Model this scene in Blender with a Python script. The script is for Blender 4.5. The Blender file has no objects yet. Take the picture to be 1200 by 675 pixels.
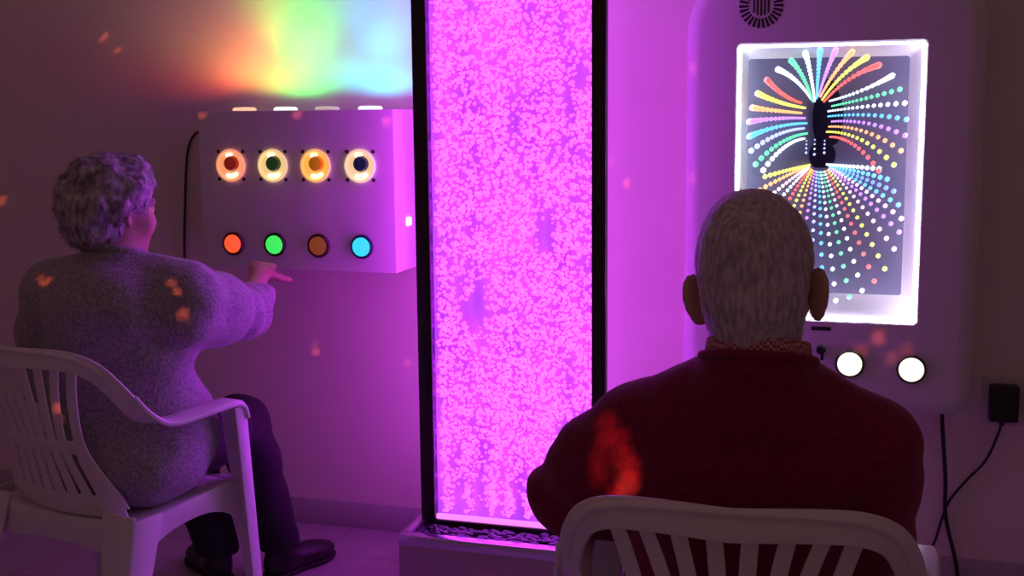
import bpy, bmesh, math, random
import numpy as np
from mathutils import Vector, Matrix

rng = random.Random(7)
NR = np.random.default_rng(11)
scene = bpy.context.scene
COL = scene.collection
V = Vector
PI = math.pi

# ------------------------------------------------------------------ materials
def new_mat(name):
    m = bpy.data.materials.new(name)
    m.use_nodes = True
    nt = m.node_tree
    b = next(n for n in nt.nodes if n.type == 'BSDF_PRINCIPLED')
    return m, nt, b


def pmat(name, col, rough=.5, metal=0., vary=.0, vscale=30., bump=0., bscale=200., emis=None, estr=0., spec=.5, sheen=0., col2=None, stretch=None, detail=4.):
    """Principled material whose colour wanders between two tones on a noise, with an optional noise bump."""
    m, nt, b = new_mat(name)
    N, L = nt.nodes, nt.links
    tc = N.new('ShaderNodeTexCoord')
    vec = tc.outputs['Object']
    if stretch:
        mp = N.new('ShaderNodeMapping')
        mp.inputs['Scale'].default_value = stretch
        L.new(vec, mp.inputs['Vector'])
        vec = mp.outputs['Vector']
    b.inputs['Roughness'].default_value = rough
    b.inputs['Metallic'].default_value = metal
    b.inputs['Specular IOR Level'].default_value = spec
    if sheen:
        b.inputs['Sheen Weight'].default_value = sheen
        b.inputs['Sheen Roughness'].default_value = .5
    c = (*col, 1)
    if col2 is None:
        col2 = tuple(max(0, x * (1 - vary)) for x in col)
    nz = N.new('ShaderNodeTexNoise')
    nz.inputs['Scale'].default_value = vscale
    nz.inputs['Detail'].default_value = detail
    L.new(vec, nz.inputs['Vector'])
    rp = N.new('ShaderNodeValToRGB')
    rp.color_ramp.elements[0].position = .35
    rp.color_ramp.elements[1].position = .65
    rp.color_ramp.elements[0].color = (*col2, 1)
    rp.color_ramp.elements[1].color = c
    L.new(nz.outputs['Fac'], rp.inputs['Fac'])
    L.new(rp.outputs['Color'], b.inputs['Base Color'])
    if bump:
        n2 = N.new('ShaderNodeTexNoise')
        n2.inputs['Scale'].default_value = bscale
        n2.inputs['Detail'].default_value = 3
        L.new(vec, n2.inputs['Vector'])
        bp = N.new('ShaderNodeBump')
        bp.inputs['Strength'].default_value = bump
        bp.inputs['Distance'].default_value = .004
        L.new(n2.outputs['Fac'], bp.inputs['Height'])
        L.new(bp.outputs['Normal'], b.inputs['Normal'])
    if emis:
        b.inputs['Emission Color'].default_value = (*emis, 1)
        b.inputs['Emission Strength'].default_value = estr
    return m


def glow(name, col, strength, sample=True, body=(.05, .05, .05)):
    m = pmat(name, body, rough=.3, emis=col, estr=strength)
    if not sample:
        m.cycles.emission_sampling = 'NONE'
    return m


M = {}
M['wall'] = pmat('wall_paint', (.77, .73, .61), .85, vary=.05, vscale=3, bump=.08, bscale=350)
M['skirting'] = pmat('skirting_tile', (.50, .44, .47), .45, vary=.12, vscale=9)
M['plastic'] = pmat('white_chair_plastic', (.80, .78, .78), .38, vary=.04, vscale=12, bump=.03, bscale=500)
M['box'] = pmat('white_lacquered_board', (.84, .80, .85), .42, vary=.03, vscale=8, bump=.02, bscale=300)
M['cab'] = pmat('white_moulded_plastic', (.74, .71, .73), .40, vary=.03, vscale=5, bump=.02, bscale=250)
M['black'] = pmat('black_plastic', (.012, .011, .013), .40, vary=.3)
M['slot'] = pmat('dark_slot', (.025, .012, .03), .7, vary=.2)
M['cable'] = pmat('black_cable', (.012, .011, .013), .5, vary=.2)
M['frame'] = pmat('dark_frame', (.035, .022, .022), .35, vary=.4, vscale=6, metal=.3)
M['plinth'] = pmat('plinth_metal', (.52, .36, .44), .38, vary=.15, vscale=4, metal=.35)
M['ledge'] = pmat('brushed_steel', (.62, .60, .62), .25, metal=.9, vary=.1, stretch=(1, 30, 30))
M['pebble'] = pmat('dark_pebbles', (.035, .028, .045), .32, vary=.6, vscale=40)
M['skin'] = pmat('skin', (.62, .36, .28), .5, vary=.12, vscale=25, bump=.1, bscale=300)
M['eye'] = pmat('eye', (.75, .72, .70), .15, vary=.1)
M['red_knit'] = pmat('red_knit', (.27, .001, .065), .9, vary=.35, vscale=120, bump=.35, bscale=420, sheen=.12)
M['grey_knit'] = pmat('heather_knit', (.46, .43, .47), .9, col2=(.24, .22, .26), vscale=150, bump=.5, bscale=260, sheen=.25, detail=6)
M['trouser'] = pmat('black_cloth', (.012, .011, .014), .8, vary=.4, vscale=90, bump=.2, bscale=300)
M['shoe'] = pmat('black_leather', (.012, .011, .012), .42, vary=.3, bump=.1)
M['sole'] = pmat('rubber_sole', (.02, .02, .02), .8, vary=.3)
M['hair_short'] = pmat('short_grey_hair', (.72, .64, .70), .6, col2=(.38, .33, .38), vscale=160, bump=.5, bscale=380, stretch=(1, 1, .3))
M['hair_fluffy'] = pmat('wavy_grey_hair', (.66, .61, .65), .6, col2=(.17, .15, .17), vscale=70, bump=.5, bscale=200, stretch=(1, 1, .45))
M['chrome'] = pmat('reflector_chrome', (.85, .8, .72), .12, metal=1., vary=.05)
M['mirror'] = pmat('dark_mirror', (.13, .115, .21), .4, metal=.1, vary=.1, vscale=2)
M['liner'] = pmat('white_recess_liner', (.80, .78, .82), .45, vary=.02)


def shirt_mat():
    m, nt, b = new_mat('checked_shirt')
    N, L = nt.nodes, nt.links
    tc = N.new('ShaderNodeTexCoord')
    ck = N.new('ShaderNodeTexChecker')
    ck.inputs['Scale'].default_value = 230
    ck.inputs['Color1'].default_value = (.62, .40, .38, 1)
    ck.inputs['Color2'].default_value = (.36, .06, .08, 1)
    L.new(tc.outputs['Object'], ck.inputs['Vector'])
    L.new(ck.outputs['Color'], b.inputs['Base Color'])
    b.inputs['Roughness'].default_value = .85
    return m


M['shirt'] = shirt_mat()


def floor_mat():
    m, nt, b = new_mat('floor_tiles')
    N, L = nt.nodes, nt.links
    tc = N.new('ShaderNodeTexCoord')
    br = N.new('ShaderNodeTexBrick')
    br.offset = 0
    br.inputs['Scale'].default_value = 1
    br.inputs['Brick Width'].default_value = .4
    br.inputs['Row Height'].default_value = .4
    br.inputs['Mortar Size'].default_value = .0025
    br.inputs['Color1'].default_value = (.50, .45, .47, 1)
    br.inputs['Color2'].default_value = (.46, .41, .43, 1)
    br.inputs['Mortar'].default_value = (.30, .27, .28, 1)
    L.new(tc.outputs['Object'], br.inputs['Vector'])
    nz = N.new('ShaderNodeTexNoise')
    nz.inputs['Scale'].default_value = 25
    nz.inputs['Detail'].default_value = 6
    L.new(tc.outputs['Object'], nz.inputs['Vector'])
    mx = N.new('ShaderNodeMix')
    mx.data_type = 'RGBA'
    mx.blend_type = 'MULTIPLY'
    mx.inputs[0].default_value = .35
    L.new(br.outputs['Color'], mx.inputs[6])
    L.new(nz.outputs['Color'], mx.inputs[7])
    L.new(mx.outputs[2], b.inputs['Base Color'])
    b.inputs['Roughness'].default_value = .42
    return m


M['floor'] = floor_mat()


def tank_light_mat():
    """The lit back panel of the tank: violet, mottled by the rising water."""
    m, nt, b = new_mat('tank_light')
    N, L = nt.nodes, nt.links
    tc = N.new('ShaderNodeTexCoord')
    mp = N.new('ShaderNodeMapping')
    mp.inputs['Scale'].default_value = (9, 1, 2.2)
    L.new(tc.outputs['Object'], mp.inputs['Vector'])
    nz = N.new('ShaderNodeTexNoise')
    nz.inputs['Scale'].default_value = 1.6
    nz.inputs['Detail'].default_value = 5
    L.new(mp.outputs['Vector'], nz.inputs['Vector'])
    rp = N.new('ShaderNodeValToRGB')
    rp.color_ramp.elements[0].position = .35
    rp.color_ramp.elements[0].color = (.33, .040, 1.05, 1)
    rp.color_ramp.elements[1].position = .68
    rp.color_ramp.elements[1].color = (.75, .09, 1.35, 1)
    L.new(nz.outputs['Fac'], rp.inputs['Fac'])
    b.inputs['Base Color'].default_value = (.1, .02, .12, 1)
    L.new(rp.outputs['Color'], b.inputs['Emission Color'])
    b.inputs['Emission Strength'].default_value = 1.0
    return m


M['tank'] = tank_light_mat()
M['strip'] = glow('tank_strip_light', (1., .22, 1.), 1.3)
M['bubble'] = glow('glowing_bubbles', (.74, .036, 1.40), 3.8, sample=False, body=(.9, .75, .9))  # bubbles emit by themselves, in place of scattered lamp light


# ------------------------------------------------------------------ objects
def tag(o, label=None, cat=None, group=None, kind=None):
    for k, v in (('label', label), ('category', cat), ('group', group), ('kind', kind)):
        if v:
            o[k] = v
    return o


def link(name, me, mat=None, parent=None, loc=None):
    o = bpy.data.objects.new(name, me)
    COL.objects.link(o)
    if mat is not None and me is not None:
        me.materials.append(mat)
    if loc is not None:
        o.location = loc
    if parent is not None:
        o.parent = parent
    return o


def empty(name, loc, rz=0.):
    o = bpy.data.objects.new(name, None)
    COL.objects.link(o)
    o.empty_display_size = .1
    o.location = loc
    o.rotation_euler = (0, 0, rz)
    return o


class MB:
    """Collects shapes for one mesh."""
    def __init__(self):
        self.v, self.f = [], []

    def add(self, vs, fs):
        n = len(self.v)
        self.v.extend([tuple(p) for p in vs])
        self.f.extend([tuple(i + n for i in f) for f in fs])

    def loft(self, rings, cap=True, closed=True):
        n = len(rings[0])
        vs = [p for r in rings for p in r]
        fs = []
        for i in range(len(rings) - 1):
            for j in range(n if closed else n - 1):
                k = (j + 1) % n
                fs.append((i * n + j, i * n + k, (i + 1) * n + k, (i + 1) * n + j))
        if cap:
            fs.append(tuple(range(n - 1, -1, -1)))
            fs.append(tuple((len(rings) - 1) * n + j for j in range(n)))
        self.add(vs, fs)

    def tube(self, pts, r, seg=10, cap=True):
        pts = [V(p) for p in pts]
        rr = r if isinstance(r, (list, tuple)) else [r] * len(pts)
        rings, up = [], None
        for i, p in enumerate(pts):
            t = (pts[min(i + 1, len(pts) - 1)] - pts[max(i - 1, 0)]).normalized()
            if up is None:
                up = t.orthogonal().normalized()
            up = (up - t * up.dot(t)).normalized()
            s = t.cross(up)
            rings.append([p + rr[i] * (math.cos(a) * up + math.sin(a) * s) for a in [2 * PI * k / seg for k in range(seg)]])
        self.loft(rings, cap)

    def ribbon(self, pts, wv, nv, w, th, k=3):
        """Band along pts: full width w along wv, thickness th along nv, rounded corners."""
        rings = []
        for i, p in enumerate(pts):
            p = V(p)
            a = V(wv[i]).normalized()
            n = V(nv[i])
            n = (n - a * n.dot(a)).normalized()
            hw, ht = w[i] / 2, th[i] / 2
            r = min(hw, ht) * .75
            ring = []
            for cx, cy, a0 in ((1, 1, 0), (-1, 1, 90), (-1, -1, 180), (1, -1, 270)):
                for j in range(k):
                    an = math.radians(a0 + 90 * j / (k - 1))
                    ring.append(p + a * (cx * (hw - r) + r * math.cos(an)) + n * (cy * (ht - r) + r * math.sin(an)))
            rings.append(ring)
        self.loft(rings)

    def box(self, c, s, r=.004, seg=2):
        bm = bmesh.new()
        bmesh.ops.create_cube(bm, size=1)
        for v in bm.verts:
            v.co = V((v.co.x * s[0], v.co.y * s[1], v.co.z * s[2])) + V(c)
        if r:
            bmesh.ops.bevel(bm, geom=list(bm.edges), offset=min(r, min(s) * .45), segments=seg, affect='EDGES', profile=.5)
        bm.verts.index_update()
        self.add([v.co.copy() for v in bm.verts], [[v.index for v in f.verts] for f in bm.faces])
        bm.free()

    def lathe(self, prof, c=(0, 0, 0), axis='y', seg=32, capped=True):
        """Profile of (radius, offset along the axis); axis y points out of the front (towards -y)."""
        rings = []
        for r, h in prof:
            ring = []
            for k in range(seg):
                a = 2 * PI * k / seg
                u, w = r * math.cos(a), r * math.sin(a)
                ring.append(V(c) + (V((u, -h, w)) if axis == 'y' else V((u, w, h))))
            rings.append(ring)
        self.loft(rings, capped)

    def ico(self, c, r, sub=1, scale=(1, 1, 1)):
        key = sub
        if key not in MB.cache:
            bm = bmesh.new()
            bmesh.ops.create_icosphere(bm, subdivisions=sub, radius=1)
            bm.verts.index_update()
            MB.cache[key] = ([v.co.copy() for v in bm.verts], [[v.index for v in f.verts] for f in bm.faces])
            bm.free()
        vs, fs = MB.cache[key]
        self.add([(c[0] + v.x * r * scale[0], c[1] + v.y * r * scale[1], c[2] + v.z * r * scale[2]) for v in vs], fs)

    cache = {}

    def build(self, name, mat, parent=None, loc=None, sharp=35, smooth=True):
        me = bpy.data.meshes.new(name)
        me.from_pydata(self.v, [], self.f)
        me.update()
        if smooth:
            me.polygons.foreach_set('use_smooth', [True] * len(me.polygons))
            me.set_sharp_from_angle(angle=math.radians(sharp))
        bm = bmesh.new()
        bm.from_mesh(me)
        bmesh.ops.recalc_face_normals(bm, faces=bm.faces)
        bm.to_mesh(me)
        bm.free()
        return link(name, me, mat, parent, loc)


def catmull(pts, n=6):
    pts = [V(p) for p in pts]
    out = []
    for i in range(len(pts) - 1):
        p0, p1, p2, p3 = pts[max(i - 1, 0)], pts[i], pts[i + 1], pts[min(i + 2, len(pts) - 1)]
        for k in range(n):
            t = k / n
            out.append(.5 * ((2 * p1) + (p2 - p0) * t + (2 * p0 - 5 * p1 + 4 * p2 - p3) * t * t + (3 * p1 - p0 - 3 * p2 + p3) * t ** 3))
    out.append(pts[-1])
    return out


# ------------------------------------------------------------------ soft solids (for bodies, clothes and hair)
def vnoise(P, scale, seed=0):
    """Smooth value noise in [-1, 1] at the points P (n, 3)."""
    lat = np.random.default_rng(seed).uniform(-1, 1, (32, 32, 32)).astype(np.float32)
    q = P * scale
    i = np.floor(q).astype(int)
    f = q - i
    f = f * f * (3 - 2 * f)
    out = 0
    for dx in (0, 1):
        for dy in (0, 1):
            for dz in (0, 1):
                w = (f[:, 0] if dx else 1 - f[:, 0]) * (f[:, 1] if dy else 1 - f[:, 1]) * (f[:, 2] if dz else 1 - f[:, 2])
                out = out + w * lat[(i[:, 0] + dx) % 32, (i[:, 1] + dy) % 32, (i[:, 2] + dz) % 32]
    return out


class Solid:
    def __init__(self, lo, hi, h):
        self.lo, self.h = np.array(lo, float), h
        self.n = np.ceil((np.array(hi) - self.lo) / h).astype(int) + 1
        self.ax = [self.lo[k] + h * np.arange(self.n[k]) for k in range(3)]
        self.D = np.full(self.n, 1., np.float32)

    def _block(self, lo, hi):
        a = np.maximum(((np.array(lo) - self.lo) / self.h).astype(int) - 1, 0)
        b = np.minimum(((np.array(hi) - self.lo) / self.h).astype(int) + 3, self.n)
        if (b <= a).any():
            return None, None
        sl = tuple(slice(a[k], b[k]) for k in range(3))
        G = np.meshgrid(*[self.ax[k][sl[k]] for k in range(3)], indexing='ij')
        return sl, np.stack(G, -1)

    def _mix(self, sl, d, k, mode):
        a = self.D[sl]
        if mode == 'add':
            if k > 0:
                hh = np.maximum(k - np.abs(a - d), 0) / k
                self.D[sl] = np.minimum(a, d) - hh * hh * k * .25
            else:
                self.D[sl] = np.minimum(a, d)
        else:
            d = -d
            if k > 0:
                hh = np.maximum(k - np.abs(a - d), 0) / k
                self.D[sl] = np.maximum(a, d) + hh * hh * k * .25
            else:
                self.D[sl] = np.maximum(a, d)

    def cap(self, p0, p1, r0, r1, k=.02, mode='add'):
        p0, p1 = np.array(p0, float), np.array(p1, float)
        m = max(r0, r1) + k + .03
        sl, P = self._block(np.minimum(p0, p1) - m, np.maximum(p0, p1) + m)
        if sl is None:
            return self
        ba = p1 - p0
        L2 = max(ba @ ba, 1e-9)
        t = np.clip(((P - p0) @ ba) / L2, 0, 1)
        d = np.linalg.norm(P - p0 - t[..., None] * ba, axis=-1) - (r0 + (r1 - r0) * t)
        self._mix(sl, d, k, mode)
        return self

    def chain(self, pts, rs, k=.02):
        for i in range(len(pts) - 1):
            self.cap(pts[i], pts[i + 1], rs[i], rs[i + 1], k)
        return self

    def ell(self, c, r, R=None, k=.02, mode='add'):
        """Ellipsoid; R rows are its local axes in the world."""
        c, r = np.array(c, float), np.array(r, float)
        R = np.eye(3) if R is None else np.array(R, float)
        m = r.max() + k + .03
        sl, P = self._block(c - m, c + m)
        if sl is None:
            return self
        q = (P - c) @ R.T
        k0 = np.linalg.norm(q / r, axis=-1)
        k1 = np.maximum(np.linalg.norm(q / (r * r), axis=-1), 1e-6)
        d = k0 * (k0 - 1) / k1
        d = np.where(k0 < 1e-3, -r.min(), d)
        self._mix(sl, d, k, mode)
        return self

    def half(self, p, n, mode='sub', k=0.):
        """Cut away the side that n points to."""
        n = np.array(n, float)
        n /= np.linalg.norm(n)
        sl = (slice(None),) * 3
        G = np.meshgrid(*self.ax, indexing='ij')
        d = -((G[0] - p[0]) * n[0] + (G[1] - p[1]) * n[1] + (G[2] - p[2]) * n[2])
        self._mix(sl, d, k, mode)
        return self

    def rough(self, amp, scale, seed=0, where=None, stretch=(1, 1, 1)):
        near = np.abs(self.D) < .03
        idx = np.nonzero(near)
        P = np.stack([self.ax[k][idx[k]] for k in range(3)], -1)
        w = 1. if where is None else where(P)
        self.D[idx] += amp * w * vnoise(P * np.array(stretch), scale, seed)
        return self

    def fold(self, fn):
        """Add fn(P) to the field near the surface (folds in cloth)."""
        near = np.abs(self.D) < .03
        idx = np.nonzero(near)
        P = np.stack([self.ax[k][idx[k]] for k in range(3)], -1)
        self.D[idx] += fn(P)
        return self

    def mesh(self, origin):
        D = self.D
        ins = D < 0
        nx, ny, nz = D.shape
        c = [(i, j, k) for i in (0, 1) for j in (0, 1) for k in (0, 1)]
        sub = lambda A, o: A[o[0]:nx - 1 + o[0], o[1]:ny - 1 + o[1], o[2]:nz - 1 + o[2]]
        cnt = sum(sub(ins, o).astype(np.int8) for o in c)
        act = (cnt > 0) & (cnt < 8)
        I = np.argwhere(act)
        vals = np.stack([D[I[:, 0] + o[0], I[:, 1] + o[1], I[:, 2] + o[2]] for o in c], 1)
        acc = np.zeros((len(I), 3))
        num = np.zeros(len(I))
        for a in range(8):
            for b in range(a + 1, 8):
                d = [abs(c[a][q] - c[b][q]) for q in range(3)]
                if sum(d) != 1:
                    continue
                va, vb = vals[:, a], vals[:, b]
                x = (va < 0) != (vb < 0)
                t = np.where(x, va / np.where(x, va - vb, 1), 0)
                p = np.array(c[a])[None] + t[:, None] * (np.array(c[b]) - np.array(c[a]))[None]
                acc += np.where(x[:, None], p, 0)
                num += x
        verts = self.lo + self.h * (I + acc / num[:, None]) - np.array(origin)
        vid = np.full(act.shape, -1, int)
        vid[act] = np.arange(len(I))
        faces = []
        for ax in range(3):
            b1, b2 = (ax + 1) % 3, (ax + 2) % 3
            s0 = [slice(0, None)] * 3
            lo = [slice(1, -1)] * 3
            hi = [slice(1, -1)] * 3
            lo[ax] = slice(0, -1)
            hi[ax] = slice(1, None)
            A, B = ins[tuple(lo)], ins[tuple(hi)]
            for flip, msk in ((False, A & ~B), (True, ~A & B)):
                E = np.argwhere(msk)
                if not len(E):
                    continue
                E = E + np.array([0 if q == ax else 1 for q in range(3)])
                q = []
                for o1, o2 in ((-1, -1), (0, -1), (0, 0), (-1, 0)):
                    X = E.copy()
                    X[:, b1] += o1
                    X[:, b2] += o2
                    q.append(vid[X[:, 0], X[:, 1], X[:, 2]])
                q = np.stack(q, 1)
                faces.append(q[:, ::-1] if flip else q)
        F = np.concatenate(faces)
        return verts, F

    def build(self, name, mat, origin=(0, 0, 0), parent=None, extra=None):
        v, F = self.mesh(origin)
        # one gentle smoothing pass
        acc = np.zeros_like(v)
        cn = np.zeros(len(v))
        for a, b in ((0, 1), (1, 2), (2, 3), (3, 0)):
            np.add.at(acc, F[:, a], v[F[:, b]])
            np.add.at(acc, F[:, b], v[F[:, a]])
            np.add.at(cn, F[:, a], 1)
            np.add.at(cn, F[:, b], 1)
        v = v * .5 + acc / np.maximum(cn, 1)[:, None] * .5
        fs = [tuple(int(i) for i in f) for f in F]
        vs = [tuple(map(float, p)) for p in v]
        if extra is not None:
            ev, ef = extra(v, F)
            n = len(vs)
            vs += ev
            fs += [tuple(i + n for i in f) for f in ef]
        me = bpy.data.meshes.new(name)
        me.from_pydata(vs, [], fs)
        me.polygons.foreach_set('use_smooth', [True] * len(me.polygons))
        me.update()
        return link(name, me, mat, parent)


# ------------------------------------------------------------------ the room
W = 3.445                     # distance of the back wall
b = MB(); b.box((-.6, W + .06, 1.35), (7.4, .12, 2.7), 0)
tag(b.build('wall_back', M['wall']), kind='structure')
for nm, x in (('wall_left', -4.36), ('wall_right', 3.16)):
    b = MB(); b.box((x, 1.2, 1.35), (.12, 4.5, 2.7), 0)
    tag(b.build(nm, M['wall']), kind='structure')
b = MB(); b.box((-.6, .9, -.05), (7.4, 5.1, .1), 0)
tag(b.build('floor', M['floor']), kind='structure')
b = MB()
b.box((-.6, W - .006, .0425), (7.4, .012, .085), .003)
tag(b.build('baseboard_back', M['skirting']), kind='structure')

# ------------------------------------------------------------------ bubble wall
TX0, TX1 = -1.212, -.677
TY0, TY1 = 3.06, 3.20
bw = empty('bubble_wall', ((TX0 + TX1) / 2, 3.12, 0))
tag(bw, 'tall water panel full of glowing pink and violet bubbles in a dark frame on a metal plinth', 'bubble panel')
def wl(o, root):
    """World-built child keeps its place under its thing."""
    o.parent = root
    o.matrix_parent_inverse = (Matrix.Translation(root.location) @ root.rotation_euler.to_matrix().to_4x4()).inverted()
    return o


PX0, PX1, PY0, PY1, PH = -1.220, -.671, 2.90, 3.27, .200
b = MB()
b.box(((PX0 + PX1) / 2, (PY0 + PY1) / 2, (PH - .03) / 2), (PX1 - PX0 - .004, PY1 - PY0, PH - .03), .003)
wl(b.build('plinth', M['plinth']), bw)
b = MB()
zt, lh = PH, .032
b.box(((PX0 + PX1) / 2, PY0 + .017, zt - lh / 2), (PX1 - PX0, .034, lh), .004)
b.box((PX0 + .011, (PY0 + .034 + PY1 - .022) / 2, zt - lh / 2), (.022, PY1 - PY0 - .056, lh), .001)
b.box((PX1 - .011, (PY0 + .034 + PY1 - .022) / 2, zt - lh / 2), (.022, PY1 - PY0 - .056, lh), .001)
b.box(((PX0 + PX1) / 2, PY1 - .011, zt - lh / 2), (PX1 - PX0, .022, lh), .003)
wl(b.build('plinth_rim', M['ledge']), bw)
TOP = 2.12
for x in (TX0 + .021, TX1 - .019):
    b = MB(); b.box((x, TY0 + .012, (PH - .03 + TOP) / 2), (.042 if x < -1 else .038, .03, TOP - PH + .03), .003)
    wl(b.build('frame_post', M['frame']), bw)
b = MB(); b.box(((TX0 + TX1) / 2, 3.13, TOP + .03), (TX1 - TX0, .14, .06), .004)
wl(b.build('frame_top', M['frame']), bw)
b = MB(); b.box(((TX0 + TX1) / 2 + .002, TY0 + .010, (PH - .03 + .1935) / 2), (TX1 - TX0 - .086, .02, .1935 - PH + .03), .001)
wl(b.build('frame_sill', M['frame']), bw)
# lit back panel (light leaves it to the front, the sides and the back)
gx0, gx1 = TX0 + .042, TX1 - .036
b = MB(); b.box(((TX0 + .006 + TX1 - .022) / 2, 3.128, (.175 + TOP) / 2), (TX1 - TX0 - .028, .02, TOP - .175), .002)
wl(b.build('light_panel', M['tank']), bw)
b = MB(); b.box(((TX0 + .006 + TX1 - .022) / 2, 3.165, (.175 + TOP) / 2), (TX1 - TX0 - .034, .04, TOP - .175), .002)
rear = glow('rear_fill_glow', (.58, .06, .90), 2.5)  # unseen slab added to light the wall around the tank
wl(b.build('rear_fill_light', rear), bw)
edge = glow('edge_fill_glow', (.64, .035, .92), 7.5)  # unseen strips added behind the posts to light box and cabinet
edge_far = glow('edge_fill_glow_right', (.64, .04, .95), 9.)
for x, yb, mt in ((TX0 + .003, 3.185, edge), (TX1 - .013, 3.123, edge_far)):
    b = MB(); b.box((x, (3.094 + yb) / 2, (.21 + TOP) / 2), (.005, yb - 3.094, TOP - .21), .001)
    wl(b.build('edge_fill_light', mt), bw)
b = MB(); b.box(((gx0 + gx1) / 2, TY0 + .012, .201), (gx1 - gx0, .012, .015), .003)
wl(b.build('light_strip', M['strip']), bw)
# the bubbles
b = MB()
streams = [(.026, .011), (.087, .010), (.160, .012), (.210, .010), (.267, .011), (.322, .011), (.372, .010), (.428, .012)]
wid = gx1 - gx0
seen = {}
def put_bubble(x, z, r):
    y = rng.uniform(TY0 + .020, TY0 + .052)
    b.ico((gx0 + x, y, z), r, 1, (1, .6, rng.uniform(.75, 1.1)))
k = 0
while k < 9000:
    z = .213 + (TOP - .228) * rng.random() ** 1.12
    h = z - .212
    sp = min(1., h / .30)                    # the separate columns merge with height
    if rng.random() > .55 + .45 * sp:
        continue
    if rng.random() < .35 + .65 * (1 - sp):
        sx, sw = rng.choice(streams)
        x = sx + rng.gauss(0, sw * (.55 + 1.5 * sp))
    else:
        x = rng.uniform(.004, wid - .004)
    if not (.006 < x < wid - .006):
        continue
    # clear patches drift through the curtain
    q = np.array([[x * 1.0, 0.3, z * .38]])
    if vnoise(q, 13., 5)[0] + .45 * vnoise(q, 31., 6)[0] > .38 + .45 * rng.random() + .6 * (1 - sp):
        continue
    put_bubble(x, z, rng.uniform(.0032, .0074))
    k += 1
bo = wl(b.build('bubbles', M['bubble'], sharp=180), bw)
bo['kind'] = 'stuff'
# pebbles lying in the trough of the plinth
b = MB()
for i in range(420):
    x = rng.uniform(PX0 + .035, PX1 - .035)
    y = rng.uniform(PY0 + .043, TY0 - .012)
    r = rng.uniform(.006, .012)
    b.ico((x, y, PH - .03 + r * .6 + rng.uniform(0, .006)), r, 2, (1.2, 1, .65))
tag(b.build('pebbles', M['pebble'], sharp=180), 'dark pebbles lying in the trough at the foot of the bubble panel', 'pebbles', kind='stuff')

# ------------------------------------------------------------------ box of lit buttons
BX0, BX1, BZ0, BZ1, BYF = -1.967, -1.330, .876, 1.350, 3.205
sb = empty('light_switch_box', ((BX0 + BX1) / 2, W - .002, BZ0))
tag(sb, 'white wall box with four round lamps above four coloured push buttons', 'light box')
b = MB(); b.box(((BX0 + BX1) / 2, (BYF + W - .002) / 2, (BZ0 + BZ1) / 2), (BX1 - BX0, W - .002 - BYF, BZ1 - BZ0), .004, 3)
wl(b.build('case', M['box']), sb)
warm = glow('warm_reflector', (1., .66, .34), .95, body=(.8, .7, .55))
hot = glow('glint_glow', (1., .92, .72), 1.6, body=(.8, .8, .7))
caps = [((.30, .006, .004), (.5, .03, .01)), ((.006, .035, .006), (.03, .10, .02)), ((.75, .19, .006), (.9, .30, .01)), ((.006, .005, .035), (.02, .02, .12))]
rims = [(1., .34, .14), (.95, .66, .24), (1., .48, .05), (.98, .64, .34)]
for i, x in enumerate((-1.859, -1.719, -1.579, -1.437)):
    z = 1.188
    b = MB()
    b.lathe([(.047, 0), (.049, .004), (.046, .009), (.042, .008), (.040, .002), (.030, .0015), (.0, .001)], (x, BYF, z), capped=False, seg=40)
    lp = wl(b.build('round_lamp', glow('reflector_glow_%d' % i, rims[i], .78, body=(.8, .7, .5))), sb)
    b = MB()
    b.lathe([(.023, .001), (.024, .006), (.020, .015), (.011, .020), (.0, .021)], (x + .004, BYF, z + .006), capped=False, seg=24)
    cp = wl(b.build('lamp_cap', pmat('lamp_cap_%d' % i, caps[i][0], .25, emis=caps[i][1], estr=.25)), sb)
    wl(cp, sb); cp.parent = lp; cp.matrix_parent_inverse = Matrix(); 
    for (da, db) in ((.6, 1.3), (4.2, 5.5)):  # glowing arcs modelled as the highlights in the reflector
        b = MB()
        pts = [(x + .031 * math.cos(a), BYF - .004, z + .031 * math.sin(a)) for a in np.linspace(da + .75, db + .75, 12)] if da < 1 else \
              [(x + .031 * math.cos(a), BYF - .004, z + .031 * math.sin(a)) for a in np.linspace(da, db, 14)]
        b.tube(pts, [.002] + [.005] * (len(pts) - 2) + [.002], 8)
        gl = wl(b.build('modelled_glint', hot), sb); gl.parent = lp; gl.matrix_parent_inverse = Matrix()
    for sx in (-1, 1):
        for sz in (-1, 1):
            b = MB()
            b.lathe([(.0055, 0), (.0055, .002), (.003, .0035), (0, .0035)], (x + sx * .041, BYF, z + sz * .041), capped=False, seg=12)
            sc = wl(b.build('screw', M['slot']), sb); sc.parent = lp; sc.matrix_parent_inverse = Matrix()
bcols = [((1., .10, .03), 1.0, 'glowing red push button'), ((.05, .85, .12), 1.0, 'glowing green push button'),
         ((.24, .045, .006), .8, 'unlit amber push button'), ((.03, .72, 1.), 1.0, 'glowing cyan push button')]  # unlit amber lens too gets a weak glow put into its colour
ringc = [(.10, .004, .006), (.006, .03, .012), (.045, .008, .014), (.012, .018, .10)]
for i, x in enumerate((-1.861, -1.721, -1.577, -1.438)):
    z = .952
    b = MB()
    b.lathe([(.0355, 0), (.036, .006), (.033, .011), (.0285, .010), (.0275, .004)], (x, BYF, z), capped=False, seg=36)
    rg = wl(b.build('push_button', pmat('button_ring_%d' % i, ringc[i], .35)), sb)
    rg['label'] = bcols[i][2]
    b = MB()
    b.lathe([(.0275, .002), (.0275, .010), (.022, .0135), (.012, .0155), (0, .016)], (x, BYF, z), capped=False, seg=36)
    ln = wl(b.build('button_lens', glow('button_glow_%d' % i, bcols[i][0], bcols[i][1])), sb)
    ln.parent = rg; ln.matrix_parent_inverse = Matrix()
lampx = (-1.868, -1.728, -1.589, -1.449)
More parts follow.
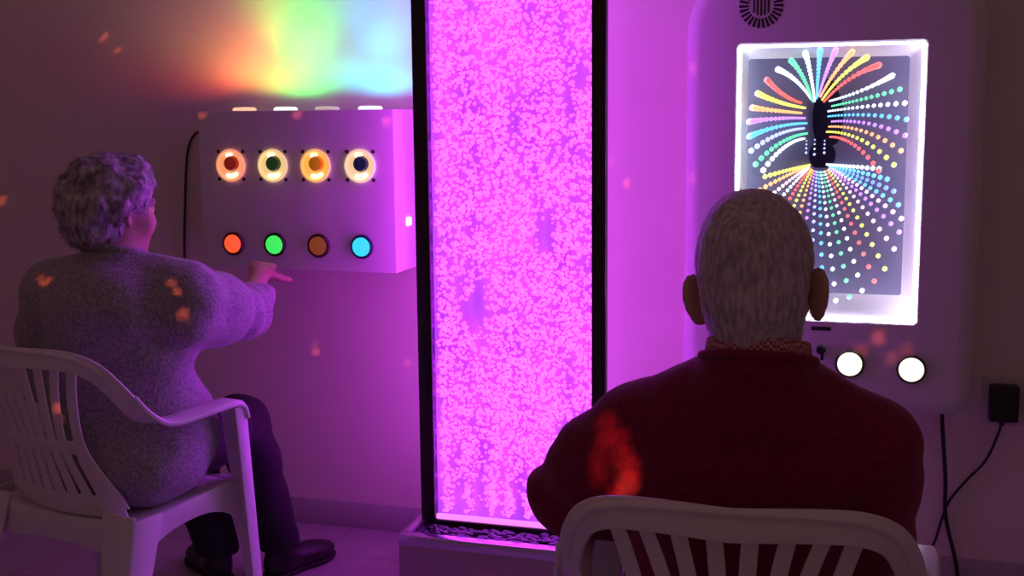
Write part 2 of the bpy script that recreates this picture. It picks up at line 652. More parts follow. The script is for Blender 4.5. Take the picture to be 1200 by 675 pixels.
lcols = [((1., .45, .28), 1.3), ((.75, 1., .85), 1.6), ((.75, .50, .55), .7), ((.70, .95, 1.), 1.6)]  # third lamp is off, a weak glow is put into its lens
for i, x in enumerate(lampx):
    b = MB()
    b.lathe([(.036, 0), (.036, .006), (.030, .010), (.0, .011)], (x, 3.315, BZ1), axis='z', capped=False, seg=32)
    wl(b.build('top_lamp', glow('top_lamp_glow_%d' % i, lcols[i][0], lcols[i][1])), sb)
b = MB()
b.lathe([(.0, 0), (.0, 0)], (0, 0, 0)) if False else None
b.box((BX1 + .003, 3.30, 1.02), (.006, .03, .024), .002)
wl(b.build('side_switch', glow('white_indicator', (1., .9, 1.), 1.6)), sb)
b = MB()
b.tube(catmull([(BX0 + .01, W - .03, 1.28), (-2.03, W - .02, 1.295), (-2.11, W - .012, 1.283), (-2.145, W - .01, 1.236), (-2.159, W - .01, 1.16), (-2.169, W - .01, 1.047), (-2.18, W - .01, .9), (-2.185, W - .01, .6), (-2.18, W - .018, .02)]), .004, 8)
wl(b.build('cord', M['cable']), sb)

# ------------------------------------------------------------------ cabinet with the mirror tunnel of lights
CX0, CX1, CZ0, CZ1, CYF = -.512, .262, .520, 1.735, 3.305
OX0, OX1, OZ0, OZ1 = -.369, .111, .771, 1.511
cb = empty('mirror_tunnel_cabinet', ((CX0 + CX1) / 2, W - .002, CZ0))
tag(cb, 'white rounded wall cabinet with a recessed mirror tunnel of coloured light dots', 'light cabinet')


def rrect(x0, x1, z0, z1, r, y, k=9, rb=None):
    out = []
    t, q = r, r if rb is None else rb
    for cx, cz, a0, r in ((x1 - t, z1 - t, 0, t), (x0 + t, z1 - t, 90, t), (x0 + q, z0 + q, 180, q), (x1 - q, z0 + q, 270, q)):
        for j in range(k):
            a = math.radians(a0 + 90 * j / (k - 1))
            out.append(V((cx + r * math.cos(a), y, cz + r * math.sin(a))))
    return out


rings = [rrect(CX0, CX1, CZ0, CZ1, .19, W - .002, rb=.07), rrect(CX0, CX1, CZ0, CZ1, .19, CYF + .045, rb=.07)]
for a in (20, 40, 60, 75, 90):
    s = .045 * (1 - math.cos(math.radians(a)))
    rings.append(rrect(CX0 + s, CX1 - s, CZ0 + s, CZ1 - s, .19 - s, CYF + .045 - .045 * math.sin(math.radians(a)), rb=.07 - s))
rings.append(rrect(OX0 - .004, OX1 + .004, OZ0 - .004, OZ1 + .004, .012, CYF))
rings.append(rrect(OX0, OX1, OZ0, OZ1, .010, CYF + .004))
b = MB(); b.loft(rings, cap=False)
wl(b.build('shell', M['cab'], sharp=28), cb)
def uv(u, v, d):
    return (OX0 + u * (OX1 - OX0), CYF + d, OZ1 - v * (OZ1 - OZ0))


RD = .092                                   # depth of the recess
IX0, IX1, IZ0, IZ1 = OX0 + .020, OX1 - .038, OZ0 + .062, OZ1 - .034
b = MB(); b.loft([rrect(OX0, OX1, OZ0, OZ1, .010, CYF + .004), rrect(OX0 + .004, OX1 - .004, OZ0 + .005, OZ1 - .004, .010, CYF + .016), rrect(IX0, IX1, IZ0, IZ1, .008, CYF + RD)], cap=False)
wl(b.build('recess_liner', M['liner'], sharp=50), cb)
b = MB(); b.box(((IX0 + IX1) / 2, CYF + RD + .003, (IZ0 + IZ1) / 2), (IX1 - IX0 + .004, .006, IZ1 - IZ0 + .004), 0)
wl(b.build('back_mirror', M['mirror']), cb)
for (u, v, du, dv) in ((.49, .26, .085, .125), (.465, .40, .075, .055)):  # flat dark patches put in for the unlit depth of the tunnel
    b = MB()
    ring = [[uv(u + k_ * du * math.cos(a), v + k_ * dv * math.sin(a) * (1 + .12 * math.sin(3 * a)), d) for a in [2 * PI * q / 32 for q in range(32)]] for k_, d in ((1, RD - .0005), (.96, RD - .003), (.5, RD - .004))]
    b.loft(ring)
    wl(b.build('tunnel_dark_patch', pmat('tunnel_dark', (.008, .008, .03), .25)), cb)
# LED strip just inside the rim
rx0, rx1, rz0, rz1, ry = OX0 + .005, OX1 - .005, OZ0 + .005, OZ1 - .005, CYF + .009
for p0, p1, colr, st in (((rx0, ry, rz0), (rx0, ry, rz1), (.72, .84, 1.), 34.), ((rx1, ry, rz0), (rx1, ry, rz1), (.86, .80, 1.), 40.),
                         ((rx0, ry, rz0), (rx1, ry, rz0), (.90, .84, 1.), 46.), ((rx0, ry, rz1), (rx1, ry, rz1), (.66, .62, 1.), 6.)):
    b = MB(); b.tube([p0, p1], .0034, 8)
    wl(b.build('rim_light', glow('rim_led', colr, st)), cb)
# strings of glowing dots modelled in place of the mirror's repeated LED reflections

PAL = dict(r=(1., .06, .04), y=(.75, .82, .06), o=(1., .40, .10), p=(.48, .20, 1.), c=(.05, .50, .95), l=(.42, .48, 1.), g=(.04, .65, .28), w=(.80, .92, 1.), k=(1., .62, .80), b=(.10, .28, 1.))
lmat = {k: glow('dot_' + k, v, 1.6, sample=True, body=(.4, .4, .4)) for k, v in PAL.items()}


def string(o, c, i, col, n, ratio, r0, r1, d0, d1, bar=False):
    """Dots from the outer end o along a curve to the inner end i; they shrink and crowd towards i."""
    b = MB()
    P = lambda t: ((1 - t) ** 2 * o[0] + 2 * t * (1 - t) * c[0] + t * t * i[0], (1 - t) ** 2 * o[1] + 2 * t * (1 - t) * c[1] + t * t * i[1])
    for q in range(n):
        t = (1 - ratio ** q) / (1 - ratio ** n)
        u, v = P(t)
        r = r0 + (r1 - r0) * t
        b.ico(uv(u, v, d0 + (d1 - d0) * t), r, 1, (1, .5, 1))
    if bar:                                  # bar models the glare that merges these dots near the rim
        pts = [uv(*P(t), d0 + (d1 - d0) * t) for t in np.linspace(0, .45, 10)]
        b.tube(pts, [r0 * .95 * (1 - .08 * q) for q in range(10)], 8)
    wl(b.build('light_dots', lmat[col], sharp=180), cb)


Z5 = lambda cx, cy: ((850 + cx / 3.97 - 865) / 220, (30 + cy / 3.97 - 50) / 327)
left = [(190, 668, 'w'), (152, 640, 'g'), (130, 575, 'l'), (118, 508, 'c'), (116, 438, 'p'), (130, 372, 'o'), (155, 305, 'y'), (198, 243, 'r')]
for n_, (x, y, c) in enumerate(left):
    iy = 520 - n_ * 24
    ix = 392 - abs(n_ - 2) * 5 + 12 * math.sin(n_ * 2.3)
    o, i = Z5(x, y), Z5(ix, iy)
    cc = Z5(x + (ix - x) * .48, iy + (y - iy) * .12 - 8)
    string(o, cc, i, c, 17, .91, .0092, .0034, .020, .080, bar=n_ > 2)
top = [(250, 195, 'w'), (312, 155, 'g'), (378, 122, 'w'), (447, 110, 'c'), (520, 112, 'p'), (597, 122, 'o'), (665, 148, 'y'), (722, 184, 'r')]
for n_, (x, y, c) in enumerate(top):
    o, i = Z5(x, y), Z5(408 + n_ * 8, 338 + 14 * math.sin(n_ * 1.1))
    cc = Z5(.42 * x + .58 * (408 + n_ * 8), .55 * y + .45 * 330 - abs(n_ - 3.5) * 7)
    string(o, cc, i, c, 17, .90, .0092, .0032, .020, .080, bar=True)
right = [(785, 232, 'w'), (820, 295, 'g'), (845, 358, 'w'), (855, 432, 'c'), (852, 505, 'p'), (836, 575, 'o'), (806, 640, 'y'), (738, 668, 'r')]
for n_, (x, y, c) in enumerate(right):
    iy = 345 + n_ * 24
    o, i = Z5(x, y), Z5(488 + 12 * math.sin(n_ * 1.9), iy)
    cc = Z5(x + (492 - x) * .5, iy + (y - iy) * .10 - 22)
    string(o, cc, i, c, 17, .91, .0080, .0030, .020, .080, bar=n_ < 1)
PXY = lambda px, py: ((px - 865) / 220, (py - 50) / 327)
low = [(1036, 196, 'w'), (1046, 208, 'c'), (1054, 222, 'b'), (1060, 238, 'c'), (1064, 254, 'k'), (1062, 270, 'p'), (1057, 290, 'k'), (1047, 314, 'y'), (1035, 329, 'r'), (1021, 341, 'w'), (1006, 349, 'g'), (990, 354, 'w'), (974, 352, 'c'),
       (958, 346, 'l'), (942, 336, 'p'), (926, 322, 'o'), (912, 304, 'y'), (902, 284, 'r'), (896, 262, 'w'), (893, 242, 'k'), (894, 222, 'o'), (900, 206, 'y')]
for n_, (x, y, c) in enumerate(low):
    ox, oy = 962 + (x - 962) * .13, 192 + max(0, y - 192) * .04
    o, i = PXY(x, y), PXY(ox, oy)
    cc = PXY(ox + (x - ox) * .42, oy + (y - oy) * .34)
    string(o, cc, i, c, 17, .93, .0078, .0032, .024, .082)
for n_, (x, y0, y1) in enumerate(((948, 160, 178), (958, 158, 180), (970, 160, 178))):
    string(PXY(x, y1), PXY(x, (y0 + y1) / 2), PXY(x, y0), 'l', 4, .9, .004, .002, .07, .082)
# grille, slot, key switch and buttons
b = MB()
gx, gz, yy = -.310, 1.612, CYF
for q in range(26):
    a = 2 * PI * q / 26
    u = V((math.cos(a), 0, math.sin(a)))
    p0, p1 = V((gx, yy - .0005, gz)) + u * .033, V((gx, yy - .0005, gz)) + u * .058
    s = V((-u.z, 0, u.x))
    b.ribbon([p0, p1], [s, s], [V((0, 1, 0))] * 2, [.005, .0075], [.003, .003])
for q in (-2, -1, 0, 1, 2):
    hh = math.sqrt(.026 ** 2 - (q * .0095) ** 2)
    p0, p1 = V((gx + q * .0095, yy - .0005, gz - hh)), V((gx + q * .0095, yy - .0005, gz + hh))
    b.ribbon([p0, p1], [V((1, 0, 0))] * 2, [V((0, 1, 0))] * 2, [.0048] * 2, [.003] * 2)
wl(b.build('speaker_grille', M['slot']), cb)  # grille drawn as dark bars in place of shaded openings
b = MB(); b.box((-.132, CYF - .0005, .748), (.052, .004, .011), .0015)  # card slot, drawn as a dark bar in place of its opening
wl(b.build('card_slot', M['slot']), cb)
b = MB()
b.lathe([(.013, 0), (.013, .005), (.010, .008), (0, .008)], (-.131, CYF, .690), capped=False, seg=24)
b.box((-.127, CYF - .012, .680), (.009, .012, .034), .003)
wl(b.build('key_switch', M['black']), cb)
cream = glow('cream_button_glow', (1., .93, .66), 1.5)
for x, z in ((-.054, .655), (.105, .648)):
    b = MB()
    b.lathe([(.0385, 0), (.039, .006), (.036, .010), (.0325, .009), (.032, .004)], (x, CYF, z), capped=False, seg=36)
    rg = wl(b.build('push_button', pmat('dark_button_ring', (.04, .03, .03), .35)), cb)
    b = MB()
    b.lathe([(.032, .002), (.032, .010), (.026, .014), (.014, .016), (0, .0165)], (x, CYF, z), capped=False, seg=36)
    ln = wl(b.build('button_lens', cream), cb)
    ln.parent = rg; ln.matrix_parent_inverse = Matrix()

# ------------------------------------------------------------------ socket, plugs, cables
b = MB(); b.box((.415, W - .006, .545), (.235, .012, .135), .004)
so = b.build('wall_socket', pmat('socket_plate', (.62, .58, .58), .5, vary=.05)); tag(so, 'pale twin socket plate on the wall right of the white cabinet', 'socket')
b = MB(); b.box((.349, W - .034, .545), (.075, .044, .100), .006, 3)
b.tube([(.349, W - .034, .497), (.346, W - .034, .482)], [.009, .006], 10)
pa = b.build('power_adapter', M['black'])
tag(pa, 'black block adapter plugged into the wall socket, with a cable below', 'adapter')
b = MB(); b.lathe([(.021, 0), (.021, .018), (.017, .030), (.010, .034), (0, .034)], (.435, W - .012, .563), capped=False, seg=28)
tag(b.build('round_plug', M['black']), 'small round black plug in the socket at the picture edge', 'plug')
b = MB(); b.tube(catmull([(.192, W - .03, .524), (.196, W - .026, .47), (.210, W - .022, .321), (.215, W - .022, .21), (.245, W - .024, .09), (.262, W - .026, .012), (.30, W - .10, .008), (.42, W - .14, .008)]), .0055, 8)
wl(b.build('cable', M['cable']), cb)
b = MB(); b.tube(catmull([(.346, W - .034, .484), (.338, W - .028, .45), (.312, W - .022, .378), (.262, W - .014, .31), (.222, W - .012, .248), (.205, W - .010, .19), (.178, W - .022, .107), (.101, W - .03, .03), (.03, W - .06, .008), (-.1, W - .1, .008)]), .0038, 8)
b.build('cable', M['cable'], pa)


# ------------------------------------------------------------------ chairs
def leg_strip(mb, a, bpt, wa, wb, wv, nv, th=.006, n=8):
    pts = [V(a).lerp(V(bpt), i / n) for i in range(n + 1)]
    mb.ribbon(pts, [wv] * (n + 1), [nv] * (n + 1), [wa + (wb - wa) * i / n for i in range(n + 1)], [th] * (n + 1))


def back_y(x, z):
    return -.135 - .115 * (z - .42) / .40 + 1.0 * x * x


def make_chair(label):
    root = empty('plastic_armchair', (0, 0, 0))
    tag(root, label, 'chair', 'white plastic armchairs')
    # seat: dished shell with a turned-down apron
    nx, ny = 18, 18
    def sp(u, v):
        hw = .222 + .018 * v
        x = u * hw
        y = -.145 + .365 * v
        z = .408 + .030 * v - .014 * (1 - u * u) * math.sin(PI * min(1, v * 1.1)) - (.022 * max(0, (v - .85) / .15) ** 2)
        return V((x, y, z))
    mb = MB()
    top = [[sp(-1 + 2 * i / nx, j / ny) for i in range(nx + 1)] for j in range(ny + 1)]
    th = V((0, 0, -.006))
    vs = [p for r in top for p in r] + [p + th for r in top for p in r]
    n1, off = nx + 1, (nx + 1) * (ny + 1)
    fs = []
    for j in range(ny):
        for i in range(nx):
            a = j * n1 + i
            fs.append((a, a + 1, a + n1 + 1, a + n1))
            fs.append((off + a, off + a + n1, off + a + n1 + 1, off + a + 1))
    edge = [(i, 0) for i in range(nx + 1)] + [(nx, j) for j in range(1, ny + 1)] + [(i, ny) for i in range(nx - 1, -1, -1)] + [(0, j) for j in range(ny - 1, 0, -1)]
    for q in range(len(edge)):
        (i0, j0), (i1, j1) = edge[q], edge[(q + 1) % len(edge)]
        a, c = j0 * n1 + i0, j1 * n1 + i1
        fs.append((a, off + a, off + c, c))
    mb.add(vs, fs)
    for s in (-1, 1):                        # side apron, arched between the legs
        pts, wv, nv, ws = [], [], [], []
        for i in range(17):
            t = i / 16
            p = sp(s, t)
            wd = .050 + .075 * abs(2 * t - 1) ** 2.6
            pts.append(p + V((s * .004, 0, -wd / 2)))
            wv.append(V((0, 0, 1))); nv.append(V((s, 0, 0))); ws.append(wd)
        mb.ribbon(pts, wv, nv, ws, [.007] * 17)
    for v, sg in ((0., -1), (1., 1)):        # front and rear aprons
        pts = [sp(-1 + 2 * i / 16, v) + V((0, sg * .003, -.03)) for i in range(17)]
        mb.ribbon(pts, [V((0, 0, 1))] * 17, [V((0, 1, 0))] * 17, [.06 + .05 * abs(i / 8 - 1) ** 2 for i in range(17)], [.007] * 17)
    mb.build('seat', M['plastic'], root, sharp=40)
    # backrest: top rail, fanned slats, cross band, lower slots
    mb = MB()
    rail = [(-.238, -.130, .700), (-.225, -.166, .748), (-.203, -.196, .787), (-.165, -.222, .810), (-.105, -.239, .819), (0, -.251, .822)]
    rail = rail + [(-x, y, z) for x, y, z in rail[-2::-1]]
    rp = catmull(rail, 5)
    wv, nv, pp = [], [], []
    for i, p in enumerate(rp):
        t = (rp[min(i + 1, len(rp) - 1)] - rp[max(i - 1, 0)]).normalized()
        n = V((p.x * 1.9, -1, .1)).normalized()
        w = n.cross(t).normalized()
        wv.append(w); nv.append(n); pp.append(p - V((0, 0, .016)) * (1 - min(1, abs(p.x) / .3)))
    mb.ribbon(pp, wv, nv, [.046] * len(pp), [.009] * len(pp))
    lip = [p + V((0, -.006, .004)) for p in rp]
    mb.tube(lip, .0065, 8)
    tops = (.024, .073, .119, .160)
    for s in (-1, 1):
        for q, xt in enumerate(tops):
            pts, ws = [], []
            xm = xt * .62 + (.020 if q == 3 else 0)
            xb = (.020, .060, .100, .158)[q]
            for i in range(19):
                t = i / 18
                z = .794 - .356 * t
                if t < .58:
                    e = t / .58
                    x = xt + (xm - xt) * (1 - (1 - e) ** 1.7)
                else:
                    e = (t - .58) / .42
                    x = xm + (xb - xm) * e * e * (3 - 2 * e)
                x *= s
                pts.append(V((x, back_y(x, z), z)))
                base = .023 if q < 3 else .025
                grow = 0 if t < .5 else (t - .5) / .5
                ws.append(base + grow * (.0075 if q < 3 else .050))
            nvs = [V((2 * p.x, -1, .3)) for p in pts]
            mb.ribbon(pts, [V((1, 2 * p.x, 0)) for p in pts], nvs, ws, [.007] * 19)
    for z, hw, h in ((.590, .115, .034), (.440, .180, .060)):
        pts = [V((x, back_y(x, z) + .001, z)) for x in np.linspace(-hw, hw, 13)]
        mb.ribbon(pts, [V((0, -.35, 1))] * 13, [V((2 * p.x, -1, .3)) for p in pts], [h] * 13, [.008] * 13)
    mb.build('backrest', M['plastic'], root, sharp=40)
    # arms
    for s in (-1, 1):
        mb = MB()
        path = catmull([(s * .235, -.138, .708), (s * .241, -.104, .670), (s * .247, -.062, .645), (s * .254, -.01, .639), (s * .262, .05, .642), (s * .268, .120, .646), (s * .269, .165, .645), (s * .268, .190, .631), (s * .267, .200, .604)], 5)
        n = len(path)
        wv, nv = [], []
        for i, p in enumerate(path):
            t = (path[min(i + 1, n - 1)] - path[max(i - 1, 0)]).normalized()
            e = min(1, max(0, i / n / .35))
            e = e * e * (3 - 2 * e)
            w = V((s * .35, -.25, .9)).lerp(V((s, 0, 0)), e)
            w = (w - t * w.dot(t)).normalized()
            wv.append(w); nv.append(w.cross(t))
        mb.ribbon(path, wv, nv, [.046 + .008 * math.sin(PI * i / n) for i in range(n)], [.009] * n)
        lp = [p + w * .024 + V((0, 0, -.006)) for p, w in zip(path, wv)]
        mb.tube(lp, .0065, 8)
        mb.build('armrest', M['plastic'], root, sharp=40)
        # front leg runs from the arm to the floor, an L of two webs
        mb = MB()
        leg_strip(mb, (s * .249, .194, .630), (s * .264, .245, .003), .084, .044, (1, 0, 0), (0, 1, .05))
        leg_strip(mb, (s * .288, .176, .630), (s * .286, .228, .003), .040, .030, (0, 1, 0), (1, 0, 0))
        mb.build('leg', M['plastic'], root, sharp=40)
        mb = MB()
        leg_strip(mb, (s * .206, -.150, .440), (s * .240, -.250, .003), .100, .048, (1, 0, 0), (0, 1, -.2))
        leg_strip(mb, (s * .255, -.108, .430), (s * .263, -.228, .003), .088, .046, (0, 1, 0), (1, 0, 0))
        mb.build('leg', M['plastic'], root, sharp=40)
    return root


ch = make_chair('white plastic armchair under the person in the red sweater, in front of the cabinet')
ch.location = (-.178, 1.755, 0)
ch.rotation_euler = (0, 0, math.radians(3))


def copy_thing(o, label):
    c = o.copy()
    COL.objects.link(c)
    c['label'] = label
    for k in o.children:
        d = k.copy()
        COL.objects.link(d)
        d.parent = c
    return c


ch2 = copy_thing(ch, 'white plastic armchair under the person in the grey sweater, facing the button box')
ch2.location = (-1.796, 2.426, 0)
ch2.rotation_euler = (0, 0, math.radians(-11.7))


# ------------------------------------------------------------------ people
def frame_from(fwd, up=(0, 0, 1)):
    f = V(fwd).normalized()
    r = f.cross(V(up)).normalized()
    u = r.cross(f)
    return r, f, u


def head(S, c, fr, ears=True, s=1., ear_z=-.012):
    r, f, u = fr
    c = V(c)
    P = lambda x, y, z: c + s * (r * x + f * y + u * z)
    R = [r, f, u]
    S.ell(P(0, -.008, .012), (.074 * s, .096 * s, .092 * s), R, k=0)
    S.ell(P(0, .035, -.045), (.060 * s, .062 * s, .075 * s), R, k=.03)
    S.ell(P(0, .048, -.082), (.046 * s, .048 * s, .040 * s), R, k=.03)      # jaw
    S.ell(P(0, .082, -.100), (.020 * s, .016 * s, .016 * s), R, k=.02)      # chin
    for q in (-1, 1):
        S.cap(P(q * .012, .094, .022), P(q * .048, .074, .020), .010 * s, .009 * s, .012)   # brow
        S.ell(P(q * .032, .098, .004), (.016 * s, .012 * s, .012 * s), R, k=.012, mode='sub')
        S.ell(P(q * .032, .078, .003), (.0135 * s,) * 3, None, k=.004)
        S.ell(P(q * .046, .060, -.035), (.024 * s, .024 * s, .024 * s), R, k=.03)           # cheek
    S.cap(P(0, .094, .012), P(0, .116, -.028), .008 * s, .012 * s, .012)    # nose
    for q in (-1, 1):
        S.ell(P(q * .011, .104, -.031), (.009 * s, .010 * s, .007 * s), R, k=.008)
        S.cap(P(0, .099, -.058), P(q * .020, .091, -.060), .0055 * s, .003 * s, .004)
        S.cap(P(0, .098, -.068), P(q * .018, .091, -.066), .0065 * s, .003 * s, .004)
    if ears:
        for q in (-1, 1):
            o = (r * q * .80 - f * .60).normalized()      # ear plate stands out and back
            nrm = (r * q * .62 + f * .78).normalized()
            ez = (u * .97 - f * .20).normalized()
            ex = ez.cross(nrm).normalized()
            e = P(q * .078, -.012, ear_z) + o * .010 * s
            RE = [ex, nrm, ez]
            S.ell(e, (.020 * s, .0075 * s, .036 * s), RE, k=.008)
            S.ell(e + nrm * .010 * s + ez * .004 * s, (.012 * s, .009 * s, .023 * s), RE, k=.004, mode='sub')
            S.ell(e - ez * .030 * s - o * .004 * s, (.011 * s, .007 * s, .011 * s), RE, k=.008)


def hand(S, wrist, d, palm_n, side, curl=.5, s=1., spread=1.):
    """wrist point, pointing direction d, palm normal (out of the palm), side = where the thumb lies (+1: along d x n)."""
    d = V(d).normalized()
    n = V(palm_n)
    n = (n - d * n.dot(d)).normalized()
    a = d.cross(n) * side                     # towards the thumb
    W_ = V(wrist)
    L = .085 * s
    for q, off in ((0, -.028), (1, -.010), (2, .010), (3, .028)):
        S.cap(W_ + a * off * .55 * s + d * .012 * s, W_ + d * L + a * off * s, .014 * s, .0115 * s, .012)
    S.ell(W_ + d * .045 * s, (.038 * s, .045 * s, .014 * s), [a, d, n], k=.01)
    for off, ln, cu in ((.029, .072, .85), (.010, .080, 1.), (-.009, .074, 1.1), (-.027, .058, 1.25)):
        p = W_ + d * L + a * off * s
        ang = 0.
        fr = [.46, .31, .25]
        rad = [.0095, .0088, .0078, .0068]
        base = (d + a * off * 2.2 * spread).normalized()
        for j in range(3):
            ang += curl * cu * (.55 if j == 0 else .75)
            dd = base * math.cos(ang) + n * math.sin(ang)
            p2 = p + dd * ln * fr[j] * s
            S.cap(p, p2, rad[j] * s, rad[j + 1] * s, .003)
            p = p2
    p = W_ + d * .022 * s + a * .026 * s
    dd = (a * .75 + d * .55 + n * .35).normalized()
    for j, ln in enumerate((.040, .032, .026)):
        p2 = p + dd * ln * s
        S.cap(p, p2, (.0135, .011, .0095)[j] * s, (.011, .0095, .0080)[j] * s, .006)
        dd = (dd + d * .35 + n * .2 * curl).normalized()
        p = p2


def torso(S, J, g, fr):
    """Trunk from pelvis to shoulders; g thickens it (clothes)."""
    for (c, rx, ry, rz) in J:
        r, f, u = fr
        S.ell(c, (rx + g, ry + g, rz + g), [r, f, u], k=.06)


def shoe(parent, name, heel, toe_dir, origin):
    d = V(toe_dir)
    d.z = 0
    d.normalize()
    s = V((-d.y, d.x, 0))
    h = V(heel)
    S = Solid(np.array(h) - .12 + np.array([min(0, d.x * .27), min(0, d.y * .27), 0]), np.array(h) + .12 + np.array([max(0, d.x * .27), max(0, d.y * .27), .05]), .005)
    R = [s, d, V((0, 0, 1))]
    z0 = V((0, 0, 1))
    S.ell(h + d * .045 + z0 * .045, (.036, .055, .045), R, k=0)
    S.ell(h + d * .120 + z0 * .038, (.040, .085, .036), R, k=.03)
    S.ell(h + d * .190 + z0 * .030, (.045, .070, .030), R, k=.03)
    S.cap(h + d * .050 + z0 * .055, h + d * .045 + z0 * .105, .036, .040, .02)
    S.half(h + z0 * .012, (0, 0, -1))
    o = S.build(name, M['shoe'], origin, parent)
    S = Solid(S.lo, S.lo + S.h * S.n, .005)
    S.ell(h + d * .045 + z0 * .012, (.040, .058, .03), R, k=0)
    S.ell(h + d * .120 + z0 * .012, (.038, .085, .03), R, k=.02)
    S.ell(h + d * .190 + z0 * .012, (.049, .074, .03), R, k=.03)
    S.half(h + z0 * .016, (0, 0, 1))
    S.half(h + z0 * .001, (0, 0, -1))
    S.build('sole', M['sole'], origin, o)
    return o


def strands(center, fr, keep, n, length, width, down, seed, curl=.0):
    """Thin tapering hair strands rooted on the hair surface."""
    def fn(v, F):
        g = np.random.default_rng(seed)
        fc = v[F].mean(1)
        nr = np.cross(v[F[:, 2]] - v[F[:, 0]], v[F[:, 3]] - v[F[:, 1]])
        nr /= np.maximum(np.linalg.norm(nr, axis=1), 1e-9)[:, None]
        ids = [i for i in g.permutation(len(F)) if keep(fc[i])][:n]
        vs, fs = [], []
        for i in ids:
            p, nn = fc[i], nr[i]
            t = np.array(down(p)) + g.normal(0, .35, 3)
            t -= nn * (t @ nn)
            t /= max(np.linalg.norm(t), 1e-6)
            s = np.cross(nn, t)
            L = length * g.uniform(.5, 1.2)
            ph = g.uniform(0, 6.28)
            pts = []
            for q in range(4):
                e = q / 3
                pts.append(p - nn * .002 + t * L * e + nn * L * (.42 * e - .30 * e * e) + s * curl * L * math.sin(ph + 4 * e))
            k = len(vs)
            for q in range(4):
                w = width * (1 - .8 * q / 3)
                vs.append(tuple(map(float, pts[q] - s * w)))
                vs.append(tuple(map(float, pts[q] + s * w)))
            for q in range(3):
                fs.append((k + 2 * q, k + 2 * q + 1, k + 2 * q + 3, k + 2 * q + 2))
        return vs, fs
    return fn


def lerp(a, b_, t):
    return tuple(V(a).lerp(V(b_), t))


